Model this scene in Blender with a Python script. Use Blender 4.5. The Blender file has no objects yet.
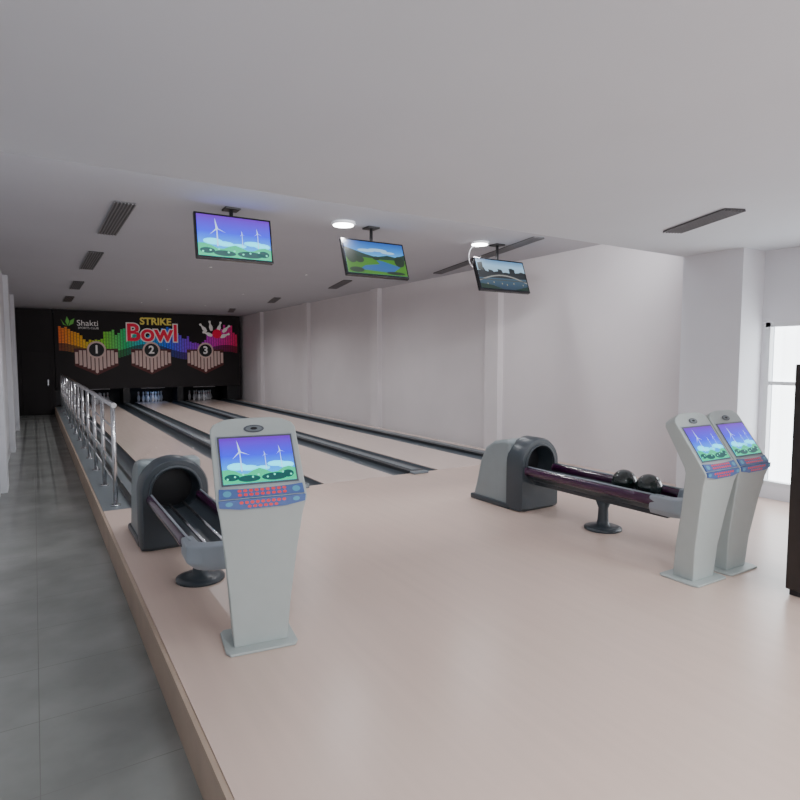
import bpy, math, random
from mathutils import Vector, Matrix
random.seed(4)
S = bpy.context.scene
COL = S.collection

# ------------------------------------------------------------ materials
MATS = {}
def mat(name, col, rough=0.5, metal=0.0, emis=0.0, noise=0.0, nscale=8.0, spec=0.5, coat=0.0):
    if name in MATS: return MATS[name]
    m = bpy.data.materials.new(name); m.use_nodes = True
    nt = m.node_tree; b = nt.nodes['Principled BSDF']
    b.inputs['Base Color'].default_value = (*col, 1)
    b.inputs['Roughness'].default_value = rough
    b.inputs['Metallic'].default_value = metal
    b.inputs['Specular IOR Level'].default_value = spec
    b.inputs['Coat Weight'].default_value = coat
    if emis > 0:
        b.inputs['Emission Color'].default_value = (*col, 1)
        b.inputs['Emission Strength'].default_value = emis
    if noise > 0:
        tc = nt.nodes.new('ShaderNodeTexCoord')
        n = nt.nodes.new('ShaderNodeTexNoise'); n.inputs['Scale'].default_value = nscale
        n.inputs['Detail'].default_value = 5
        r = nt.nodes.new('ShaderNodeValToRGB')
        r.color_ramp.elements[0].position = 0.3; r.color_ramp.elements[1].position = 0.7
        r.color_ramp.elements[0].color = (*[c*(1-noise) for c in col], 1)
        r.color_ramp.elements[1].color = (*[min(1, c*(1+noise)) for c in col], 1)
        nt.links.new(tc.outputs['Object'], n.inputs['Vector'])
        nt.links.new(n.outputs['Fac'], r.inputs['Fac'])
        nt.links.new(r.outputs['Color'], b.inputs['Base Color'])
    MATS[name] = m
    return m

def ramp_mat(name, stops, axis='Y', emis=1.0, coord='UV', base=1.0):
    if name in MATS: return MATS[name]
    m = bpy.data.materials.new(name); m.use_nodes = True
    nt = m.node_tree; b = nt.nodes['Principled BSDF']
    tc = nt.nodes.new('ShaderNodeTexCoord'); sp = nt.nodes.new('ShaderNodeSeparateXYZ')
    r = nt.nodes.new('ShaderNodeValToRGB')
    nt.links.new(tc.outputs[coord], sp.inputs[0]); nt.links.new(sp.outputs[axis], r.inputs['Fac'])
    cr = r.color_ramp
    while len(cr.elements) < len(stops): cr.elements.new(0.5)
    for e, (p, c) in zip(cr.elements, stops):
        e.position = p; e.color = (*c, 1)
    if base > 0: nt.links.new(r.outputs['Color'], b.inputs['Base Color'])
    else: b.inputs['Base Color'].default_value = (.01, .01, .01, 1)
    b.inputs['Roughness'].default_value = 0.4
    if emis > 0:
        nt.links.new(r.outputs['Color'], b.inputs['Emission Color'])
        b.inputs['Emission Strength'].default_value = emis
    MATS[name] = m
    return m

def wood_floor(name, col, rough, plank=0.0):
    m = bpy.data.materials.new(name); m.use_nodes = True
    nt = m.node_tree; b = nt.nodes['Principled BSDF']
    tc = nt.nodes.new('ShaderNodeTexCoord'); mp = nt.nodes.new('ShaderNodeMapping')
    mp.inputs['Scale'].default_value = (9, 0.5, 1)
    n = nt.nodes.new('ShaderNodeTexNoise'); n.inputs['Scale'].default_value = 2.0; n.inputs['Detail'].default_value = 6
    r = nt.nodes.new('ShaderNodeValToRGB')
    r.color_ramp.elements[0].color = (*[c*0.97 for c in col], 1); r.color_ramp.elements[0].position = .3
    r.color_ramp.elements[1].color = (*[c*1.02 for c in col], 1); r.color_ramp.elements[1].position = .7
    nt.links.new(tc.outputs['Object'], mp.inputs['Vector']); nt.links.new(mp.outputs[0], n.inputs['Vector'])
    nt.links.new(n.outputs['Fac'], r.inputs['Fac']); nt.links.new(r.outputs['Color'], b.inputs['Base Color'])
    b.inputs['Roughness'].default_value = rough
    MATS[name] = m
    return m

M_wall = mat('wall_paint', (.66, .67, .70), .85, noise=.02, nscale=1.5)
M_wallp = mat('wall_paint_warm', (.70, .665, .68), .85, noise=.02, nscale=1.5)
M_white = mat('white_plaster', (.74, .75, .79), .85, noise=.02, nscale=1.5)
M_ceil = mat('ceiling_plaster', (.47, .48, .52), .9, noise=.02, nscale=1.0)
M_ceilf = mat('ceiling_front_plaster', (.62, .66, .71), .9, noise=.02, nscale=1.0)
M_floor = wood_floor('approach_floor_mat', (.71, .55, .47), .30)
M_lane = wood_floor('lane_surface', (.76, .62, .55), .18)
M_side = mat('platform_side_wood', (.46, .35, .27), .6, noise=.08, nscale=4)
M_gut = mat('gutter_grey', (.09, .11, .13), .3)
M_cap = mat('divider_cap', (.022, .026, .03), .3)
M_capl = mat('divider_track', (.18, .21, .23), .35)
M_black = mat('black_matte', (.012, .012, .014), .5)
M_blackp = mat('black_gloss', (.010, .010, .012), .2)
M_banner = mat('banner_black', (.012, .008, .009), .6, noise=.2, nscale=2)
M_steel = mat('stainless', (.62, .63, .65), .22, 1.0)
M_vent = mat('vent_grey', (.08, .08, .085), .6)
M_ventl = mat('vent_slat', (.20, .20, .21), .5)
M_kiosk = mat('kiosk_plastic', (.44, .49, .48), .4, noise=.02)
M_kioskd = mat('kiosk_dark', (.10, .11, .13), .4)
M_hood = mat('hood_grey', (.23, .27, .28), .38, noise=.03)
M_hoodd = mat('hood_dark', (.045, .057, .068), .35)
M_cap2 = mat('rack_cap_grey', (.36, .41, .46), .3)
M_purple = mat('rack_purple', (.05, .010, .045), .22, coat=.5)
M_ball = mat('ball_green', (.008, .018, .016), .18, coat=.6)
M_pin = mat('pin_white', (.62, .62, .64), .3)
M_red = mat('pin_red', (.6, .02, .02), .4)

# corridor tiles
M_tile = mat('corridor_stone', (.27, .28, .265), .25, noise=.22, nscale=1.6)
nt = M_tile.node_tree; b_ = nt.nodes['Principled BSDF']
src = b_.inputs['Base Color'].links[0].from_socket
br = nt.nodes.new('ShaderNodeTexBrick'); br.offset = 0; br.inputs['Scale'].default_value = 1.0
br.inputs['Brick Width'].default_value = .6; br.inputs['Row Height'].default_value = .6; br.inputs['Mortar Size'].default_value = .002
br.inputs['Mortar'].default_value = (.2, .2, .19, 1)
tcn = nt.nodes.new('ShaderNodeTexCoord'); nt.links.new(tcn.outputs['Object'], br.inputs['Vector'])
nt.links.new(src, br.inputs['Color1']); nt.links.new(src, br.inputs['Color2'])
nt.links.new(br.outputs['Color'], b_.inputs['Base Color'])

# ------------------------------------------------------------ geometry helpers
def empty(name, loc=(0, 0, 0), rz=0):
    e = bpy.data.objects.new(name, None); e.location = loc; e.rotation_euler = (0, 0, rz)
    e.empty_display_size = .2
    COL.objects.link(e); return e

def mesh(name, vs, fs, m, parent=None, smooth=False, bevel=0, seg=2, uv=None):
    me = bpy.data.meshes.new(name); me.from_pydata([tuple(v) for v in vs], [], fs); me.update()
    if m: me.materials.append(m)
    o = bpy.data.objects.new(name, me); COL.objects.link(o)
    if parent: o.parent = parent
    if smooth:
        for p in me.polygons: p.use_smooth = True
    if uv:
        l = me.uv_layers.new(name='UVMap')
        for p in me.polygons:
            for li in p.loop_indices: l.data[li].uv = uv[me.loops[li].vertex_index]
    if bevel:
        b = o.modifiers.new('bevel', 'BEVEL'); b.width = bevel; b.segments = seg; b.limit_method = 'ANGLE'
        b.angle_limit = math.radians(35)
        for p in me.polygons: p.use_smooth = True
        w = o.modifiers.new('wn', 'WEIGHTED_NORMAL'); w.keep_sharp = True
    return o

def box(name, x0, x1, y0, y1, z0, z1, m, parent=None, bevel=0, seg=2):
    c = Vector(((x0+x1)/2, (y0+y1)/2, (z0+z1)/2))
    vs = [(x, y, z) for z in (z0, z1) for y in (y0, y1) for x in (x0, x1)]
    if parent is None:
        vs = [Vector(v)-c for v in vs]
    fs = [(0, 2, 3, 1), (4, 5, 7, 6), (0, 1, 5, 4), (2, 6, 7, 3), (0, 4, 6, 2), (1, 3, 7, 5)]
    o = mesh(name, vs, fs, m, parent, bevel=bevel, seg=seg)
    if parent is None: o.location = c
    return o

def multibox(name, boxes, m, parent=None):
    vs, fs = [], []
    for (x0, x1, y0, y1, z0, z1) in boxes:
        n = len(vs)
        vs += [(x, y, z) for z in (z0, z1) for y in (y0, y1) for x in (x0, x1)]
        fs += [tuple(n+i for i in f) for f in [(0, 2, 3, 1), (4, 5, 7, 6), (0, 1, 5, 4), (2, 6, 7, 3), (0, 4, 6, 2), (1, 3, 7, 5)]]
    return mesh(name, vs, fs, m, parent)

def tube(name, p0, p1, r, m, parent=None, n=16, r1=None):
    p0, p1 = Vector(p0), Vector(p1); r1 = r if r1 is None else r1
    d = (p1-p0).normalized(); a = d.orthogonal().normalized(); b = d.cross(a)
    vs = []
    for p, rr in ((p0, r), (p1, r1)):
        for i in range(n):
            t = 2*math.pi*i/n; vs.append(p+a*rr*math.cos(t)+b*rr*math.sin(t))
    fs = [(i, (i+1) % n, n+(i+1) % n, n+i) for i in range(n)]
    fs += [tuple(range(n-1, -1, -1)), tuple(range(n, 2*n))]
    o = mesh(name, vs, fs, m, parent)
    for p in o.data.polygons[:n]: p.use_smooth = True
    return o

def lathe(name, prof, m, parent=None, n=24, cx=0, cy=0):
    vs, fs = [], []
    for (r, z) in prof:
        for i in range(n):
            t = 2*math.pi*i/n; vs.append((cx+r*math.cos(t), cy+r*math.sin(t), z))
    for k in range(len(prof)-1):
        for i in range(n):
            fs.append((k*n+i, k*n+(i+1) % n, (k+1)*n+(i+1) % n, (k+1)*n+i))
    fs.append(tuple(range(n-1, -1, -1))); fs.append(tuple((len(prof)-1)*n+i for i in range(n)))
    return mesh(name, vs, fs, m, parent, smooth=True)

def poly(name, pts, P, off, m, parent):
    vs = [P(u, v, off) for u, v in pts]
    o = mesh(name, vs, [tuple(range(len(vs)))], m, parent, uv=[(u, v) for u, v in pts]); return o
def polys(name, plist, P, off, m, parent):
    vs, fs = [], []
    for pts in plist:
        n = len(vs); vs += [P(u, v, off) for u, v in pts]; fs.append(tuple(range(n, len(vs))))
    return mesh(name, vs, fs, m, parent)
def ell(cx, cy, rx, ry, n=20):
    return [(cx+rx*math.cos(2*math.pi*i/n), cy+ry*math.sin(2*math.pi*i/n)) for i in range(n)]

# ------------------------------------------------------------ screens
def E(name, c, s=1.0):
    n_ = 'scr_'+name
    if n_ in MATS: return MATS[n_]
    m = mat(n_, c, .4, emis=s)
    m.node_tree.nodes['Principled BSDF'].inputs['Base Color'].default_value = (.01, .01, .01, 1)
    return m
def screen(parent, P, kind, asp, s=1.0):
    """P(u,v,off): u,v in 0..1"""
    if kind == 'turbine':
        m = ramp_mat('scr_sky_purple', [(0, (.0, .6, .95)), (.35, (.0, .25, 1.0)), (.6, (.01, .02, .95)), (1, (.11, .0, .42))], emis=1.8, base=0)
        poly('screen_sky', [(0, 0), (1, 0), (1, 1), (0, 1)], P, 0, m, parent)
        polys('screen_clouds', [ell(.2, .36, .13, .08), ell(.36, .32, .12, .06), ell(.75, .38, .13, .06), ell(.88, .34, .11, .07), ell(.55, .3, .1, .05)], P, .0012, E('cloud', (.03, .75, 1.0), 2.6), parent)
        pts = [(0, 0), (1, 0), (1, .26)] + [(1-i/12, .25+.06*math.sin(i*1.3)) for i in range(1, 12)] + [(0, .3)]
        poly('screen_hills', pts, P, .0018, E('hill', (.0, .60, .28), 1.4), parent)
        polys('screen_bushes', [ell(.12, .13, .10, .07), ell(.35, .09, .15, .07), ell(.7, .1, .18, .08), ell(.89, .14, .08, .08)], P, .0024, E('bush', (.0, .10, .10), 1.0), parent)
        polys('screen_flowers', [ell(x, .1+.1*((i*7) % 5)/5, .015, .022, 8) for i, x in enumerate([.06, .16, .27, .4, .48, .6, .7, .82, .93])], P, .003, E('flower', (.1, .9, .6), 1.6), parent)
        W = []
        for (cx, cy, L, h0) in ((.26, .68, .2, .25), (.82, .66, .1, .28), (.6, .6, .07, .28)):
            w = .011 if L > .15 else .006
            W.append([(cx-w, h0), (cx+w, h0), (cx+w*.5, cy), (cx-w*.5, cy)])
            for k in range(3):
                t = math.radians(100+120*k); dx, dy = math.cos(t)*L/asp*1.1, math.sin(t)*L*1.3
                nx, ny = -dy*.06, dx*.06
                W.append([(cx-nx, cy-ny), (cx+dx, cy+dy), (cx+nx, cy+ny)])
        polys('screen_turbines', W, P, .0036, E('turb', (.45, .65, 1.0), 1.8), parent)
    elif kind == 'landscape':
        m = ramp_mat('scr_sky_day', [(0, (.1, .5, .6)), (.5, (.12, .50, .85)), (.75, (.02, .24, .75)), (1, (.01, .09, .45))], emis=1.15, base=0)
        poly('screen_sky', [(0, 0), (1, 0), (1, 1), (0, 1)], P, 0, m, parent)
        polys('screen_cloud_bank', [ell(.35, .72, .14, .05), ell(.55, .76, .16, .05), ell(.72, .7, .12, .04)], P, .0008, E('cloud2', (.35, .6, .8), 1.2), parent)
        polys('screen_mountains', [[(0, .45), (1, .45), (1, .68), (.85, .58), (.7, .62), (.5, .54), (.3, .62), (.12, .72), (0, .78)]], P, .0012, E('mount', (.0, .05, .03), .7), parent)
        polys('screen_grass', [[(0, 0), (1, 0), (1, .5), (.6, .47), (.3, .5), (0, .46)]], P, .0018, E('grass', (.06, .28, .0), .8), parent)
        polys('screen_river', [[(.2, .12), (.75, .08), (.9, .28), (.6, .42), (.5, .44), (.55, .32), (.3, .25)]], P, .0024, E('river', (.01, .12, .38), 1.0), parent)
        polys('screen_trees', [ell(.10, .5, .09, .2), ell(.90, .45, .09, .17), ell(.22, .42, .07, .1), ell(.15, .1, .12, .08), ell(.8, .07, .16, .05), ell(.5, .5, .06, .06)], P, .003, E('tree', (.0, .03, .005), .7), parent)
    else:
        m = ramp_mat('scr_sky_city', [(0, (.01, .03, .06)), (.40, (.04, .09, .14)), (.55, (.30, .45, .55)), (.8, (.28, .50, .70)), (1, (.09, .22, .42))], emis=1.3, base=0)
        poly('screen_sky', [(0, 0), (1, 0), (1, 1), (0, 1)], P, 0, m, parent)
        xs = [0, .07, .07, .13, .16, .22, .22, .30, .33, .36, .42, .42, .50, .52, .58, .66, .66, .72, .78, .78, .86, .92, 1]
        hs = [.60, .62, .70, .72, .60, .58, .66, .64, .58, .60, .62, .70, .68, .58, .60, .58, .74, .76, .72, .60, .62, .66, .62]
        pts = [(0, .36), (1, .40)]+[(x, h) for x, h in reversed(list(zip(xs, hs)))]
        poly('screen_skyline', pts, P, .0012, E('bldg', (.02, .03, .04), .6), parent)
        arc = [(i/12, .24+.22*math.sin(math.pi*(i/12))) for i in range(13)]
        poly('screen_bridge', [(a, b) for a, b in arc]+[(a, b+.045) for a, b in reversed(arc)], P, .0018, E('bridge', (.45, .45, .42), .7), parent)
        polys('screen_deck', [[(0, .28), (1, .30), (1, .34), (0, .32)], [(.02, .62), (.12, .62), (.12, .9), (.02, .86)]], P, .0021, E('deck', (.10, .12, .12), .6), parent)
        polys('screen_lights', [ell(x, .16+.03*((i*5) % 3), .012, .03, 8) for i, x in enumerate([.15, .28, .45, .55, .7, .9])], P, .0024, E('clight', (.4, .38, .25), .8), parent)
        polys('screen_bank', [[(0, 0), (.45, 0), (.25, .12), (0, .16)], [(.7, 0), (1, 0), (1, .15)]], P, .0027, E('bank', (.0, .03, .015), .8), parent)

# ------------------------------------------------------------ room shell
YB = 24.2
XR = 6.85
XL = -.45
ZC = 3.20
ZF = 2.80
ZL = -.25
YS = 4.20
box('floor', .56, 7.3, -3, 6.75, -.25, 0, M_floor)
box('floor_corridor', XL-.2, .56, -3, YB, ZL-.1, ZL, M_tile)
box('trim_1', .535, .558, -3, 22.3, ZL, -.003, M_side)
box('floor_lane_platform', .56, XR, 6.75, YB, -.25, -.12, M_side)

box('wall_left', XL-.2, XL, -3, YB, ZL, ZC, M_wall)
for y in (9.6, 13.7, 17.8):
    box('wall_pilaster', XL, XL+.08, y, y+.5, ZL, ZC-.001, M_white)
box('wall_back', XL, XR, YB-.02, YB+.15, ZL, ZC, M_black)
box('wall_right', XR, XR+.15, 4.2, YB, -.25, ZC, M_wallp)
for y in (7.62, 11.75, 15.85, 19.95):
    box('wall_pilaster', XR-.12, XR, y, y+.34, -.12, ZC-.001, M_wallp)
box('wall_column', 6.6, 7.05, 3.5, 4.2, 0, ZF, M_white)
wy0, wy1, wz0, wz1 = 1.9, 3.46, .15, 2.0
multibox('wall_right_front', [(7.05, 7.2, -3, wy0, 0, ZF), (7.05, 7.2, wy1, 4.2, 0, ZF), (7.05, 7.2, wy0, wy1, 0, wz0), (7.05, 7.2, wy0, wy1, wz1, ZF)], M_white)
box('wall_front', XL, 7.2, -3.15, -3, ZL, ZF, M_white)
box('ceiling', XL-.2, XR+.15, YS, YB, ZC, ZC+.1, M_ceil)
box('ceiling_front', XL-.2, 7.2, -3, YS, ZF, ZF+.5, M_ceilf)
# window
w = empty('window_1', (7.08, (wy0+wy1)/2, wz0))
hw = (wy1-wy0)/2
H = wz1-wz0
M_frame = mat('window_frame', (.7, .72, .74), .4)
multibox('frame', [(-.03, .05, -hw, -hw+.05, 0, H), (-.03, .05, hw-.05, hw, 0, H), (-.03, .05, -hw, hw, 0, .05), (-.03, .05, -hw, hw, H-.05, H), (-.02, .04, -.025, .025, 0, H), (-.02, .04, -hw, hw, H*.62, H*.62+.04)], M_frame, w)
M_curtain_glow = mat('window_blind', (.92, .97, 1.0), .6, emis=5)  # curtain itself glows, standing in for daylight through the window
bv, bf = [], []
nb = 60
for i in range(nb+1):
    yy = -hw+.05+(2*hw-.1)*i/nb
    xx = .07+.012*math.sin(i*1.1)
    bv += [(xx, yy, .04), (xx, yy, H-.04)]
bf = [(2*i, 2*i+2, 2*i+3, 2*i+1) for i in range(nb)]
mesh('sheer_curtain', bv, bf, M_curtain_glow, w, smooth=True)

# ------------------------------------------------------------ lanes
LY0, LY1 = 6.752, 22.25
DY1 = 23.3
lanes = [(1.285, 2.325), (3.085, 4.115), (4.875, 5.915)]
M_dot = mat('lane_marks', (.36, .26, .20), .3)
for (a, b) in lanes:
    e = empty('bowling_lane', ((a+b)/2, LY0, 0))
    hwl = (b-a)/2
    box('lane_bed', -hwl, hwl, 0, DY1-LY0, -.12, .0, M_lane, e)
    arrows = []
    for k in range(-3, 4):
        x = k*.13; y = 4.3-abs(k)*.35
        arrows.append([(x-.015, y), (x+.015, y), (x, y+.2)])
    polys('aim_arrows', arrows, lambda u, v, o: (u, v, o), .001, M_dot, e)

def gutter(x0, x1):
    n = 10; L = DY1-LY0-.2
    e = empty('lane_gutter', ((x0+x1)/2, LY0, 0)); h = (x1-x0)/2-.003
    vs, fs = [], []
    for y in (0, L):
        for i in range(n+1):
            t = math.pi*i/n
            vs.append((-h*math.cos(t), y, -.01-.085*math.sin(t)))
    for i in range(n): fs.append((i, i+1, n+2+i, n+1+i))
    mesh('channel', vs, fs, M_gut, e, smooth=True)
def divider(x0, x1, z=.035):
    e = empty('lane_divider', ((x0+x1)/2, LY0, 0)); h = (x1-x0)/2; L = DY1-LY0-.2
    box('cap', -h, h, 0, L, -.12, z, M_cap, e, bevel=.01)
    box('track', -h*.45, h*.45, .05, L-.1, z, z+.006, M_capl, e)
    box('nose', -h, h, -.12, -.002, 0.001, z-.002, M_capl, e, bevel=.012)
gutter(1.03, 1.28); divider(.83, 1.03)
for (a, b) in ((2.33, 3.08), (4.12, 4.87)):
    gutter(a, a+.25); divider(a+.25, b-.25); gutter(b-.25, b)
gutter(5.92, 6.17); divider(6.17, 6.42)
box('trim_2', 6.42, XR-.135, LY0, LY1, -.12, .0, M_lane)
box('trim_3', .56, .83, LY0, LY1, -.12, .0, M_capl)

# ------------------------------------------------------------ masking banner
BY = 22.3
bn = empty('masking_banner', (0, BY, 0))
box('panel', .60, 6.71, 0, .12, .55, ZC-.02, M_banner, bn)
d = empty('door_1', (0, BY, ZL))
box('wall_panel', XL+.01, .58, 0, .12, 0, ZC-ZL-.02, M_banner, d)
box('leaf', XL+.12, .46, -.03, 0, .01, 2.05, M_banner, d, bevel=.006)
box('handle', .36, .40, -.07, -.03, .95, 1.15, M_steel, d, bevel=.005)
for (a, b) in ((.58, 1.02), (2.60, 2.81), (4.39, 4.60), (6.2, 6.7)):
    box('pinsetter_kickback', a, b, BY+.0, BY+1.0, .045, .545, M_black)

def BP(x, z, off): return (x, -.002-off, z)
x = .72; i = 0
ramp = [(0, (.90, .14, .01)), (.12, (.95, .50, .01)), (.22, (.25, .75, .02)), (.34, (.01, .65, .20)), (.45, (.01, .50, .85)), (.58, (.02, .12, .95)), (.72, (.30, .02, .80)), (.86, (.75, .01, .50)), (1, (.85, .02, .10))]
M_rb = ramp_mat('banner_spectrum', ramp, axis='X', emis=.12, coord='Generated')
M_rb2 = ramp_mat('banner_spectrum_dark', [(p, tuple(v*.35 for v in c)) for p, c in ramp], axis='X', emis=.04, coord='Generated')
bars, bars2 = [], []
while x < 6.6:
    h = .28+.55*abs(math.sin(x*1.7+.6))*(.45+.55*random.random())
    b0 = 1.95+.15*math.sin(x*2.3)
    wdt = .075
    nseg = int(h/.05)
    for k in range(nseg):
        z = b0+k*.05
        bars.append([(x, z), (x+wdt, z), (x+wdt, z+.042), (x, z+.042)])
    for k in range(5):
        z = b0-.05*(k+1)
        bars2.append([(x, z), (x+wdt, z), (x+wdt, z+.040), (x, z+.040)])
    x += .088
polys('spectrum_bars', bars, BP, .002, M_rb, bn)
polys('spectrum_reflection', bars2, BP, .002, M_rb2, bn)

def text(s, x, z, size, m, parent, off=.006, offset=0.0, sx=1.0, shear=0, extr=0):
    c = bpy.data.curves.new('txt_'+s, 'FONT'); c.body = s; c.size = size; c.align_x = 'CENTER'; c.align_y = 'CENTER'
    c.offset = offset; c.shear = shear; c.extrude = extr
    c.materials.append(m)
    o = bpy.data.objects.new('lettering_'+s.lower(), c); COL.objects.link(o)
    o.parent = parent; o.location = (x, -off, z); o.rotation_euler = (math.pi/2, 0, 0); o.scale = (sx, 1, 1)
    return o
M_yel = mat('ink_yellow', (.75, .62, .12), .5, emis=.12)
M_pink = mat('ink_red', (.85, .01, .06), .5, emis=.12)
M_wh = mat('ink_white', (.85, .82, .80), .5, emis=.10)
M_cream = mat('ink_cream', (.75, .55, .50), .5, emis=.04)
M_maroon = mat('ink_maroon', (.12, .02, .02), .5)
M_grn = mat('ink_green', (.15, .50, .08), .5, emis=.12)
text('STRIKE', 3.72, 2.88, .34, M_yel, bn, .012, .012, 1.0)
text('Bowl', 3.60, 2.46, .84, M_wh, bn, .010, .055, 1.0)
text('Bowl', 3.60, 2.46, .84, M_pink, bn, .016, .018, 1.0)
text('Shakti', 1.58, 2.76, .27, M_wh, bn, .012)
text('SPORTS CLUB', 1.6, 2.60, .10, M_wh, bn, .012)
polys('logo_leaf', [[(1.0, 2.66), (.93, 2.80), (.98, 2.98), (1.05, 2.82)], [(1.02, 2.66), (1.08, 2.84), (1.2, 2.92), (1.16, 2.74)], [(.99, 2.66), (.90, 2.72), (.80, 2.88), (.87, 2.70)]], BP, .006, M_grn, bn)
def pinshape(cx, cz, s, ang):
    pr = [(.0, .5), (.10, .47), (.12, .38), (.07, .24), (.09, .12), (.17, -.08), (.18, -.2), (.13, -.42), (.09, -.5)]
    pts = pr+[(-a, b) for a, b in reversed(pr[1:])]
    c, sn = math.cos(ang), math.sin(ang)
    return [(cx+s*(a*c-b*sn), cz+s*(a*sn+b*c)) for a, b in pts]
for k, (cx, cz, a) in enumerate([(5.35, 2.72, .7), (5.62, 2.80, .2), (5.95, 2.78, -.3), (6.2, 2.70, -.8), (5.5, 2.5, 1.2), (6.15, 2.45, -1.2)]):
    poly('pin_graphic', pinshape(cx, cz, .38, a), BP, .010+.001*k, M_wh, bn)
poly('ball_graphic', ell(5.85, 2.5, .17, .17), BP, .020, M_pink, bn)
for n_, cx in (('1', 1.82), ('2', 3.55), ('3', 5.42)):
    st = []
    for k in range(-5, 6):
        if k == 0: continue
        xa = cx+k*.12; topz = 1.86 if abs(k) > 1 else 1.70
        if abs(k) > 4: topz = 1.80
        bz = 1.12+abs(k)*.055
        st.append([(xa-.045, bz+.02), (xa+.045, bz+.02), (xa+.045, topz), (xa-.045, topz)])
    st.append([(cx-.045, 1.12), (cx, 1.08), (cx+.045, 1.12), (cx+.045, 1.6), (cx-.045, 1.6)])
    poly('badge_back', [(cx-.66, 1.92), (cx-.66, 1.34), (cx, 1.02), (cx+.66, 1.34), (cx+.66, 1.92)], BP, .006, M_maroon, bn)
    polys('badge_stripes', st, BP, .009, M_cream, bn)
    poly('badge_ring', ell(cx, 1.88, .29, .29), BP, .013, M_cream, bn)
    poly('badge_disc', ell(cx, 1.88, .23, .23), BP, .016, M_black, bn)
    text(n_, cx, 1.88, .38, M_wh, bn, .022, .012)

pinprof = [(.026, 0), (.03, .005), (.045, .06), (.058, .114), (.053, .17), (.035, .22), (.024, .255), (.023, .28), (.028, .31), (.032, .338), (.027, .365), (.012, .378), (.002, .381)]
for (a, b) in lanes:
    e = empty('bowling_pins', ((a+b)/2, BY+.18, 0.002))
    for r in range(4):
        for k in range(r+1):
            x_ = (k-r/2)*.26; y_ = .1+r*.21
            lathe('pin', pinprof, M_pin, e, 14, x_, y_)
            lathe('pin_stripe', [(.0255, .262), (.0242, .27)], M_red, e, 14, x_, y_)

# ------------------------------------------------------------ railing
rl = empty('handrail', (.70, 0, 0))
ys = [6.95+i*1.18 for i in range(13)]
for i, y in enumerate(ys):
    tube('post', (0, y, 0), (0, y, 1.08), .024, M_steel, rl, 12)
    tube('post_inner', (0, y+.10, 0), (0, y+.10, 1.02), .014, M_steel, rl, 10)
    tube('post_flange', (0, y, 0), (0, y, .015), .05, M_steel, rl, 16)
tube('top_rail', (0, ys[0]-.12, 1.10), (0, ys[-1]+.1, 1.10), .028, M_steel, rl)
for z in (.25, .45, .65, .85):
    tube('mid_rail', (0, ys[0], z), (0, ys[-1], z), .010, M_steel, rl, 8)

# ------------------------------------------------------------ TVs
def tv(x, y, z, w, h, tilt, kind, yaw=0):
    e = empty('hanging_television', (x, y, z), yaw)
    R = Matrix.Rotation(tilt, 3, 'X')
    def T(p): return R @ Vector(p)
    def tb(name, x0, x1, y0, y1, z0, z1, m, bev=.006):
        o = box(name, x0, x1, y0, y1, z0, z1, m, e, bevel=bev)
        o.rotation_euler = (tilt, 0, 0)
    tb('casing', -w/2, w/2, -.02, .03, -h/2, h/2, M_blackp)
    tb('back_bulge', -w*.3, w*.3, .03, .07, -h*.3, h*.3, M_black)
    m = .022
    def P(u, v, off): return T((-w/2+m+u*(w-2*m), -.0215-off, -h/2+m+.006+v*(h-2*m-.006)))
    screen(e, P, kind, w/h)
    top = ZC-z
    tube('ceiling_pole', (0, .10, -.02), (0, .10, top), .02, M_black, e)
    box('ceiling_plate', -.08, .08, .02, .18, top-.02, top, M_black, e, bevel=.004)
    box('bracket', -.07, .07, .05, .13, -.08, .10, M_black, e, bevel=.004)
    return e
tv(1.86, 6.3, 2.865, .82, .49, math.radians(-10), 'turbine')
tv(3.58, 6.3, 2.80, .87, .48, math.radians(-20), 'landscape')
t3 = tv(5.62, 6.3, 2.75, .92, .49, math.radians(-20), 'city')
# loose white power cable from the ceiling to the right television
cu = bpy.data.curves.new('power_cable', 'CURVE'); cu.dimensions = '3D'; cu.bevel_depth = .006; cu.materials.append(M_white)
sp = cu.splines.new('BEZIER'); pts = [(-.32, .12, .45), (-.50, .10, .30), (-.46, .10, .12), (-.30, .10, .10), (-.12, .09, .0)]
sp.bezier_points.add(len(pts)-1)
for bpnt, p in zip(sp.bezier_points, pts):
    bpnt.co = p; bpnt.handle_left_type = bpnt.handle_right_type = 'AUTO'
oc = bpy.data.objects.new('power_cable', cu); COL.objects.link(oc); oc.parent = t3

# ------------------------------------------------------------ downlights, added fill spots and vents
M_lamp = mat('lamp_glow', (1, 1, .98), .5, emis=25)
M_fill_lamp = mat('lamp_glow_small', (1, 1, .98), .5, emis=.25)  # faint diffuser for the added far-lane fill spots
def downlight_or_fill(x, y, zc, s=1.0, en=95):
    e = empty('ceiling_downlight', (x, y, zc))  # holds the real downlights and the small added fill spots
    lathe('rim', [(.13*s, 0), (.13*s, -.02*s), (.115*s, -.03*s), (.10*s, -.032*s)], M_white if s > .5 else M_ceil, e)
    lathe('diffuser', [(.11*s, -.025*s), (.108*s, -.038*s), (.06*s, -.047*s), (.01*s, -.049*s)], M_lamp if s > .5 else M_fill_lamp, e)
    l = bpy.data.lights.new('downlight', 'SPOT'); l.energy = en; l.spot_size = 2.85; l.spot_blend = 1; l.shadow_soft_size = .09*s if s > .5 else .005
    l.color = (.98, .98, 1.0)
    o = bpy.data.objects.new('lamp', l); o.location = (0, 0, -.075*s); o.parent = e; COL.objects.link(o)
downlight_or_fill(3.16, 6.32, ZC, 1.1); downlight_or_fill(5.3, 6.40, ZC)
for y in (10.6, 14.6, 18.4):
    for x in (2.7, 4.5):
        downlight_or_fill(x, y, ZC, .22, 135)  # added fill spots with tiny rims, brighten the far lanes
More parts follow.
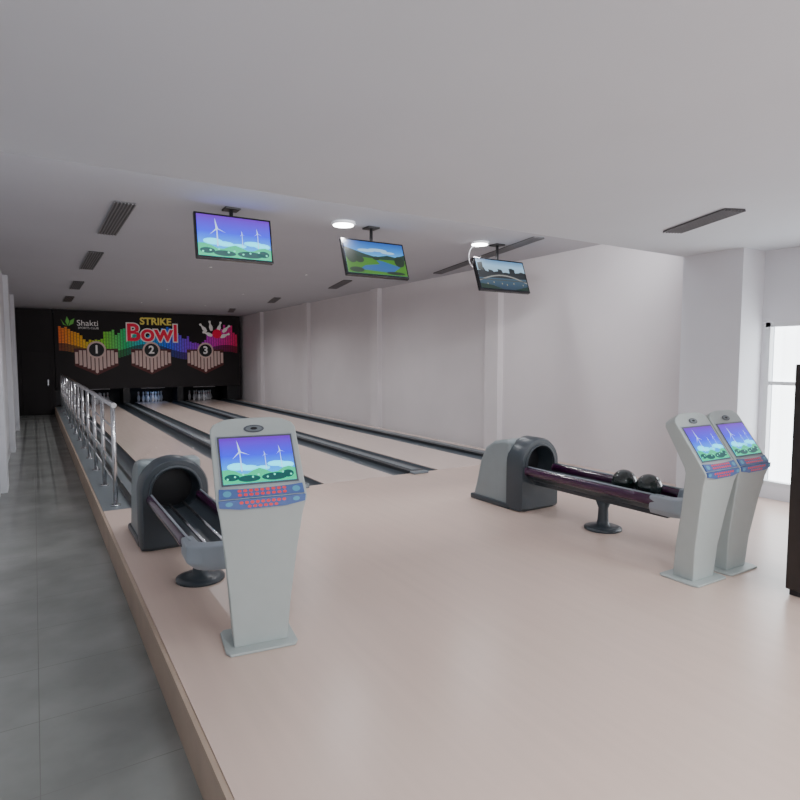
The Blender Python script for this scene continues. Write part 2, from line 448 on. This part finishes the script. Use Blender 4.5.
def vent(x, y, L, w, zc, rz=0):
    e = empty('ceiling_vent', (x, y, zc), rz); h = L/2
    box('slot', -w/2, w/2, -h, h, -.012, -.001, M_vent, e)
    multibox('slats', [(-w/2+i*w/6-.005, -w/2+i*w/6+.005, -h, h, -.022, -.012) for i in range(7)], M_ventl, e)
for y0, y1 in ((6.7, 8.5), (10.0, 12.0), (14.0, 15.6), (17.5, 19.1)):
    vent(.86, (y0+y1)/2, y1-y0, .2, ZC)
VR = math.radians(-13)
vent(6.12, 7.4, 3.5, .16, ZC, VR)
for y in (11.6, 15.7, 19.8):
    vent(5.7, y, 1.5, .18, ZC, VR)
vent(5.0, 3.03, .85, .18, ZF, math.radians(-24))

# ------------------------------------------------------------ ball return
def ball_return(x, y, RL=1.68):
    e = empty('ball_return', (x, y, 0))
    prof = [(.08, 0), (.66, 0), (.67, .08), (.63, .20), (.56, .46), (.47, .62), (.34, .70), (.20, .73), (.08, .73)]
    vs = [(-.26, a, b) for a, b in prof]+[(.26, a, b) for a, b in prof]; n = len(prof)
    fs = [tuple(range(n)), tuple(range(2*n-1, n-1, -1))]+[(i, n+i, n+(i+1) % n, (i+1) % n) for i in range(n)]
    mesh('shell', vs, fs, M_hood, e, bevel=.045, seg=4)
    box('shell_base', -.28, .28, .06, .70, 0, .06, M_hoodd, e, bevel=.015)
    N = 48; cz = .49; R0 = .275; ri = .19
    def outer(t, k=1.0):
        c, s = math.cos(t), math.sin(t)
        if s >= 0: return (R0*k*c, cz+R0*k*s)
        kk = min(R0/max(abs(c), 1e-6), cz/max(abs(s), 1e-6))*k
        return (kk*c, cz+kk*s)
    vs, fs = [], []
    rings = []
    def ring(f, yy):
        s0 = len(vs)
        for i in range(N):
            a, b = f(2*math.pi*i/N); vs.append((a, yy, max(b, 0)))
        rings.append(s0)
    inn = lambda r: (lambda t: (r*math.cos(t), cz+r*math.sin(t)))
    ring(lambda t: outer(t), .10); ring(lambda t: outer(t), -.09); ring(lambda t: outer(t, .94), -.12)
    ring(inn(ri+.015), -.12); ring(inn(ri), -.10); ring(inn(ri-.02), .078)
    for k in range(len(rings)-1):
        for i in range(N):
            j = (i+1) % N
            fs.append((rings[k]+i, rings[k]+j, rings[k+1]+j, rings[k+1]+i))
    o = mesh('cowl', vs, fs, M_hoodd, e, smooth=True)
    o.modifiers.new('es', 'EDGE_SPLIT').split_angle = math.radians(40)
    mesh('opening', [(a, .0785, b) for a, b in [inn(ri)(2*math.pi*i/N) for i in range(N)]], [tuple(range(N))], M_black, e)  # black disc stands in for the shade inside the hole
    nn = 32; mm = 8; vs, fs = [], []
    for i in range(nn):
        t = 2*math.pi*i/nn
        for j in range(mm):
            p = 2*math.pi*j/mm; r = ri+.012+.014*math.cos(p)
            vs.append((r*math.cos(t), -.12+.014*math.sin(p), cz+r*math.sin(t)))
    for i in range(nn):
        for j in range(mm):
            fs.append((i*mm+j, ((i+1) % nn)*mm+j, ((i+1) % nn)*mm+(j+1) % mm, i*mm+(j+1) % mm))
    mesh('opening_lip', vs, fs, M_hoodd, e, smooth=True)
    L0, L1 = -.02, -RL
    vs, fs = [], []; n = 12
    for yy in (L0-.08, L1):
        for i in range(n+1):
            t = math.pi*i/n; vs.append((-.17*math.cos(t), yy, .42-.085*math.sin(t)))
    for yy in (L0-.08, L1):
        for i in range(n+1):
            t = math.pi*i/n; vs.append((-.185*math.cos(t), yy, .415-.11*math.sin(t)))
    k = n+1
    for i in range(n):
        fs.append((i, i+1, k+i+1, k+i)); fs.append((2*k+i, 3*k+i, 3*k+i+1, 2*k+i+1))
    mesh('trough', vs, fs, M_hoodd, e, smooth=True)
    for s in (-1, 1):
        vs, fs = [], []; nn = 16; yy_ = [L0-.10, L0-.13, -.5, -1.0, -1.35, L1]
        for yi, yy in enumerate(yy_):
            for j in range(nn):
                p = 2*math.pi*j/nn
                vs.append((s*.195+.036*math.cos(p), yy, .432+.045*math.sin(p)))
        for yi in range(len(yy_)-1):
            for j in range(nn):
                fs.append((yi*nn+j, yi*nn+(j+1) % nn, (yi+1)*nn+(j+1) % nn, (yi+1)*nn+j))
        fs.append(tuple(range(nn))); fs.append(tuple((len(yy_)-1)*nn+j for j in range(nn)))
        mesh('side_rail', vs, fs, M_purple, e, smooth=True)
        tube('rail_strip', (s*.195, L0-.12, .479), (s*.195, L1, .479), .008, M_cap2, e, 8)
        tube('ball_track', (s*.06, L0-.08, .385), (s*.06, L1, .385), .012, M_steel, e, 10)
    vs, fs = [], []
    n = 20; A = .238
    outl = [(-A+.01, L1+.12), (-A, L1-.06)]+[(-A*math.cos(math.pi*i/n), L1-.06-.13*math.sin(math.pi*i/n)) for i in range(1, n)]+[(A, L1-.06), (A-.01, L1+.12)]
    inl = [(-.16, L1+.10), (-.16, L1-.04)]+[(-.16*math.cos(math.pi*i/n), L1-.04-.07*math.sin(math.pi*i/n)) for i in range(1, n)]+[(.16, L1-.04), (.16, L1+.10)]
    q = len(outl)
    vs += [(a, b, .37) for a, b in outl]+[(a, b, .475) for a, b in outl]+[(a, b, .487) for a, b in inl]+[(a*.9, b, .40) for a, b in inl]
    vs += [(a*.8, b+.02, .32) for a, b in outl]
    for i in range(q-1):
        fs += [(i, i+1, q+i+1, q+i), (q+i, q+i+1, 2*q+i+1, 2*q+i), (2*q+i, 2*q+i+1, 3*q+i+1, 3*q+i), (4*q+i, 4*q+i+1, i+1, i)]
    fs.append(tuple(range(3*q, 4*q))); fs.append(tuple(range(5*q-1, 4*q-1, -1)))
    fs += [(0, q, 2*q, 3*q, 4*q), (q-1, 5*q-1, 4*q-1, 3*q-1, 2*q-1)]
    mesh('end_cap', vs, fs, M_cap2, e, bevel=.012, seg=3)
    box('under_beam', -.07, .07, L1+.05, L0-.08, .27, .325, M_hoodd, e, bevel=.01)
    lathe('pedestal_foot', [(.17, 0), (.17, .018), (.13, .032), (.06, .045), (.05, .09), (.045, .20), (.075, .275)], M_hoodd, e, 28, 0, -.93)
    return e
rb_ = ball_return(4.48, 4.50, 1.68)
lb_ = ball_return(.97, 5.22, 1.55)
def ball(x, y, z):
    e = empty('bowling_ball', (x, y, z)); r = .108
    k = 16
    prof = [(max(.0005, r*math.sin(math.pi*i/k)), -r*math.cos(math.pi*i/k)) for i in range(k+1)]
    lathe('sphere', prof, M_ball, e, 32)
    for a in (-.25, .25):
        d_ = Vector((math.sin(a)*.7, -.75, .6)).normalized()
        tube('finger_hole', d_*r*.98, d_*r*1.002, .012, M_black, e, 12)
    d_ = Vector((0, -.95, .2)).normalized(); tube('thumb_hole', d_*r*.98, d_*r*1.002, .014, M_black, e, 12)
ball(4.48, 3.35, .4905); ball(4.48, 3.10, .4905)

# ------------------------------------------------------------ kiosks
M_btnp = mat('kiosk_button_panel', (.08, .14, .36), .35, emis=.10)
M_btnr = mat('kiosk_red_button', (.70, .05, .06), .35, emis=.3)
M_btnc = mat('kiosk_cyan_button', (.10, .36, .52), .35, emis=.1)
def kiosk(x, y, rz, SX=.92, sc=1.0):
    e = empty('scoring_kiosk', (x, y, 0), rz); e.scale = (sc, sc, sc)
    bp_ = [(-.17, -.18), (.17, -.18), (.19, -.14), (.19, .10), (.17, .13), (-.17, .13), (-.19, .10), (-.19, -.14)]
    vs = [(a, b, 0) for a, b in bp_]+[(a, b, .016) for a, b in bp_]
    mesh('base_plate', vs, [tuple(range(7, -1, -1)), tuple(range(8, 16))]+[(i, (i+1) % 8, 8+(i+1) % 8, 8+i) for i in range(8)], M_kiosk, e, bevel=.005)
    secs = [((-.11, .012), (.06, .012), .150), ((-.125, .25), (.035, .25), .170), ((-.165, .52), (-.015, .52), .198), ((-.20, .73), (-.045, .73), .225),
            ((-.225, .815), (-.06, .805), .243), ((-.215, .835), (-.05, .845), .245), ((.02, 1.165), (.11, 1.12), .243), ((.032, 1.19), (.12, 1.145), .225), ((.045, 1.212), (.125, 1.165), .17), ((.050, 1.222), (.127, 1.174), .09)]
    vs, fs = [], []
    for (f, b, h) in secs:
        h *= SX
        vs += [(-h, f[0], f[1]), (h, f[0], f[1]), (h*.93, b[0], b[1]), (-h*.93, b[0], b[1])]
    for k in range(len(secs)-1):
        for i in range(4):
            j = (i+1) % 4; fs.append((4*k+i, 4*k+j, 4*k+4+j, 4*k+4+i))
    fs.append((3, 2, 1, 0)); n = 4*len(secs); fs.append((n-4, n-3, n-2, n-1))
    mesh('cabinet', vs, fs, M_kiosk, e, bevel=.012, seg=3)
    P0 = Vector((0, -.215, .835)); P1 = Vector((0, .02, 1.165)); dv = (P1-P0).normalized(); L = (P1-P0).length
    nv = Vector((0, -dv.z, dv.y))
    def Q(u, v, off): return P0+Vector((u*SX, 0, 0))+dv*v+nv*off
    def fr(u0, u1, v0, v1): return [(u0, v0), (u1, v0), (u1, v1), (u0, v1)]
    def slab(name, pts, o0, o1, m):
        n = len(pts); vs = [Q(u, v, o0) for u, v in pts]+[Q(u, v, o1) for u, v in pts]
        mesh(name, vs, [tuple(range(n-1, -1, -1)), tuple(range(n, 2*n))]+[(i, (i+1) % n, n+(i+1) % n, n+i) for i in range(n)], m, e)
    slab('screen_bezel', fr(-.208, .208, .072, .356), -.004, .006, M_kioskd)
    slab('bezel_edge', fr(-.216, .216, .065, .363), -.004, .003, M_cap2)
    def P(u, v, off): return Q(-.198+.396*u, .082+.264*v, .0068+off)
    screen(e, P, 'turbine', 1.45)
    pts = [(-.225+.45*i/16, .058-.010*(1-((i-8)/8)**2)) for i in range(17)]
    slab('button_panel', [(-.228, .004), (.228, .004)]+[(a, b) for a, b in reversed(pts)], 0.0, .010, M_btnp)
    fy = -.218; bz = .835
    pl = [(-.232*SX, 0), (-.228*SX, -.034), (-.12*SX, -.050), (.12*SX, -.050), (.228*SX, -.034), (.232*SX, 0)]
    m_ = len(pl)
    vs = [(u, fy-.014, bz+v) for u, v in pl]
    vs += [(u, fy+.01, bz+v) for u, v in pl]
    mesh('button_apron', vs, [tuple(range(m_)), tuple(range(2*m_-1, m_-1, -1))]+[(i, m_+i, m_+(i+1) % m_, (i+1) % m_) for i in range(m_)], M_btnp, e)
    rb = []
    for k in range(9):
        u = -.12+k*.03
        rb.append(ell(u, .039, .011, .008, 10)); rb.append(ell(u, .017, .011, .008, 10))
    polys('red_buttons', rb, Q, .0115, M_btnr, e)
    polys('red_buttons_low', [ell(-.11+k*.027, bz-.015, .010, .008, 10) for k in range(9)]+[ell(-.07+k*.027, bz-.036, .010, .007, 10) for k in range(6)], lambda u, v, o: (u, fy-.0145-o, v), .001, M_btnr, e)
    polys('cyan_buttons', [ell(s*.185, .028, .022, .016, 14) for s in (-1, 1)], Q, .0115, M_btnc, e)
    polys('cyan_buttons_low', [ell(s*.17, bz-.018, .018, .011, 14) for s in (-1, 1)], lambda u, v, o: (u, fy-.0145-o, v), .001, M_btnc, e)
    polys('logo_ring', [ell(0, .400, .058, .024, 24)], Q, .004, M_kioskd, e)
    polys('logo_plate', [ell(0, .400, .046, .017, 24)], Q, .006, M_capl, e)
    polys('logo_core', [ell(0, .400, .02, .008, 16)], Q, .008, M_black, e)
kiosk(1.035, 3.20, math.radians(-8), .95, 1.035)
kiosk(4.04, 2.44, math.radians(-1), .84, .985)
kiosk(4.46, 2.435, math.radians(-1), .84, .985)

# ------------------------------------------------------------ dark cabinet on the right
cb = empty('storage_cabinet', (4.27, 1.32, 0))
M_cab = mat('cabinet_dark', (.02, .014, .012), .4, noise=.2)
box('carcass', 0, .55, 0, .58, .04, 1.56, M_cab, cb, bevel=.008)
box('plinth', .02, .53, .02, .56, 0, .04, M_black, cb)
box('door_leaf_a', .01, .27, -.015, 0, .07, 1.53, M_cab, cb, bevel=.004)
box('door_leaf_b', .28, .54, -.015, 0, .07, 1.53, M_cab, cb, bevel=.004)
tube('handle_a', (.25, -.03, .8), (.25, -.03, .95), .006, M_steel, cb)
tube('handle_b', (.30, -.03, .8), (.30, -.03, .95), .006, M_steel, cb)

# ------------------------------------------------------------ lights
def area(name, loc, rot, sx, sy, en, col=(1, 1, 1), parent=None):
    l = bpy.data.lights.new(name, 'AREA'); l.shape = 'RECTANGLE'; l.size = sx; l.size_y = sy; l.energy = en; l.color = col
    o = bpy.data.objects.new(name, l); o.location = loc; o.rotation_euler = rot; COL.objects.link(o)
    if parent: o.parent = parent
    return o
cv = empty('cove_light', (3.3, YS+.03, ZC-.2))  # added strip hidden behind the ceiling step, brightens the lanes
box('housing', -3.2, 3.2, -.028, .03, -.06, .06, M_white, cv)
area('led', (0, .035, 0), (math.radians(80), 0, 0), 6.2, .1, 135, (.96, .97, 1.0), cv)
for (x, y, en) in ((1.5, -1.2, 120), (4.5, -1.0, 150)):
    p = empty('ceiling_panel_light', (x, y, ZF))  # unseen panels added behind the camera to brighten the front area
    box('panel_frame', -.62, .62, -.32, .32, -.02, -.001, M_white, p)
    area('panel', (0, 0, -.025), (0, 0, 0), 1.2, .6, en, (.93, .97, 1.0), p)
for i, (a, b) in enumerate(lanes):
    p = empty('pit_light', ((a+b)/2, BY+.2, .52))
    box('tube_housing', -.4, .4, -.02, .02, 0, .02, M_white, p)
    area('tube', (0, 0, -.005), (math.radians(15), 0, 0), .8, .04, (.15, 1.2, .1)[i], (.2, .45, 1), p)

W = bpy.data.worlds.new('World'); S.world = W; W.use_nodes = True
W.node_tree.nodes['Background'].inputs[0].default_value = (.75, .85, 1, 1)
W.node_tree.nodes['Background'].inputs[1].default_value = 1.5

# ------------------------------------------------------------ camera
cam = bpy.data.cameras.new('camera'); co = bpy.data.objects.new('camera', cam); COL.objects.link(co)
cam.sensor_width = 36; cam.lens = 585/800*36; cam.clip_start = .05
co.location = (0, 0, 1.6)
co.rotation_euler = (math.radians(90-4.1), 0, math.radians(-32))
S.camera = co
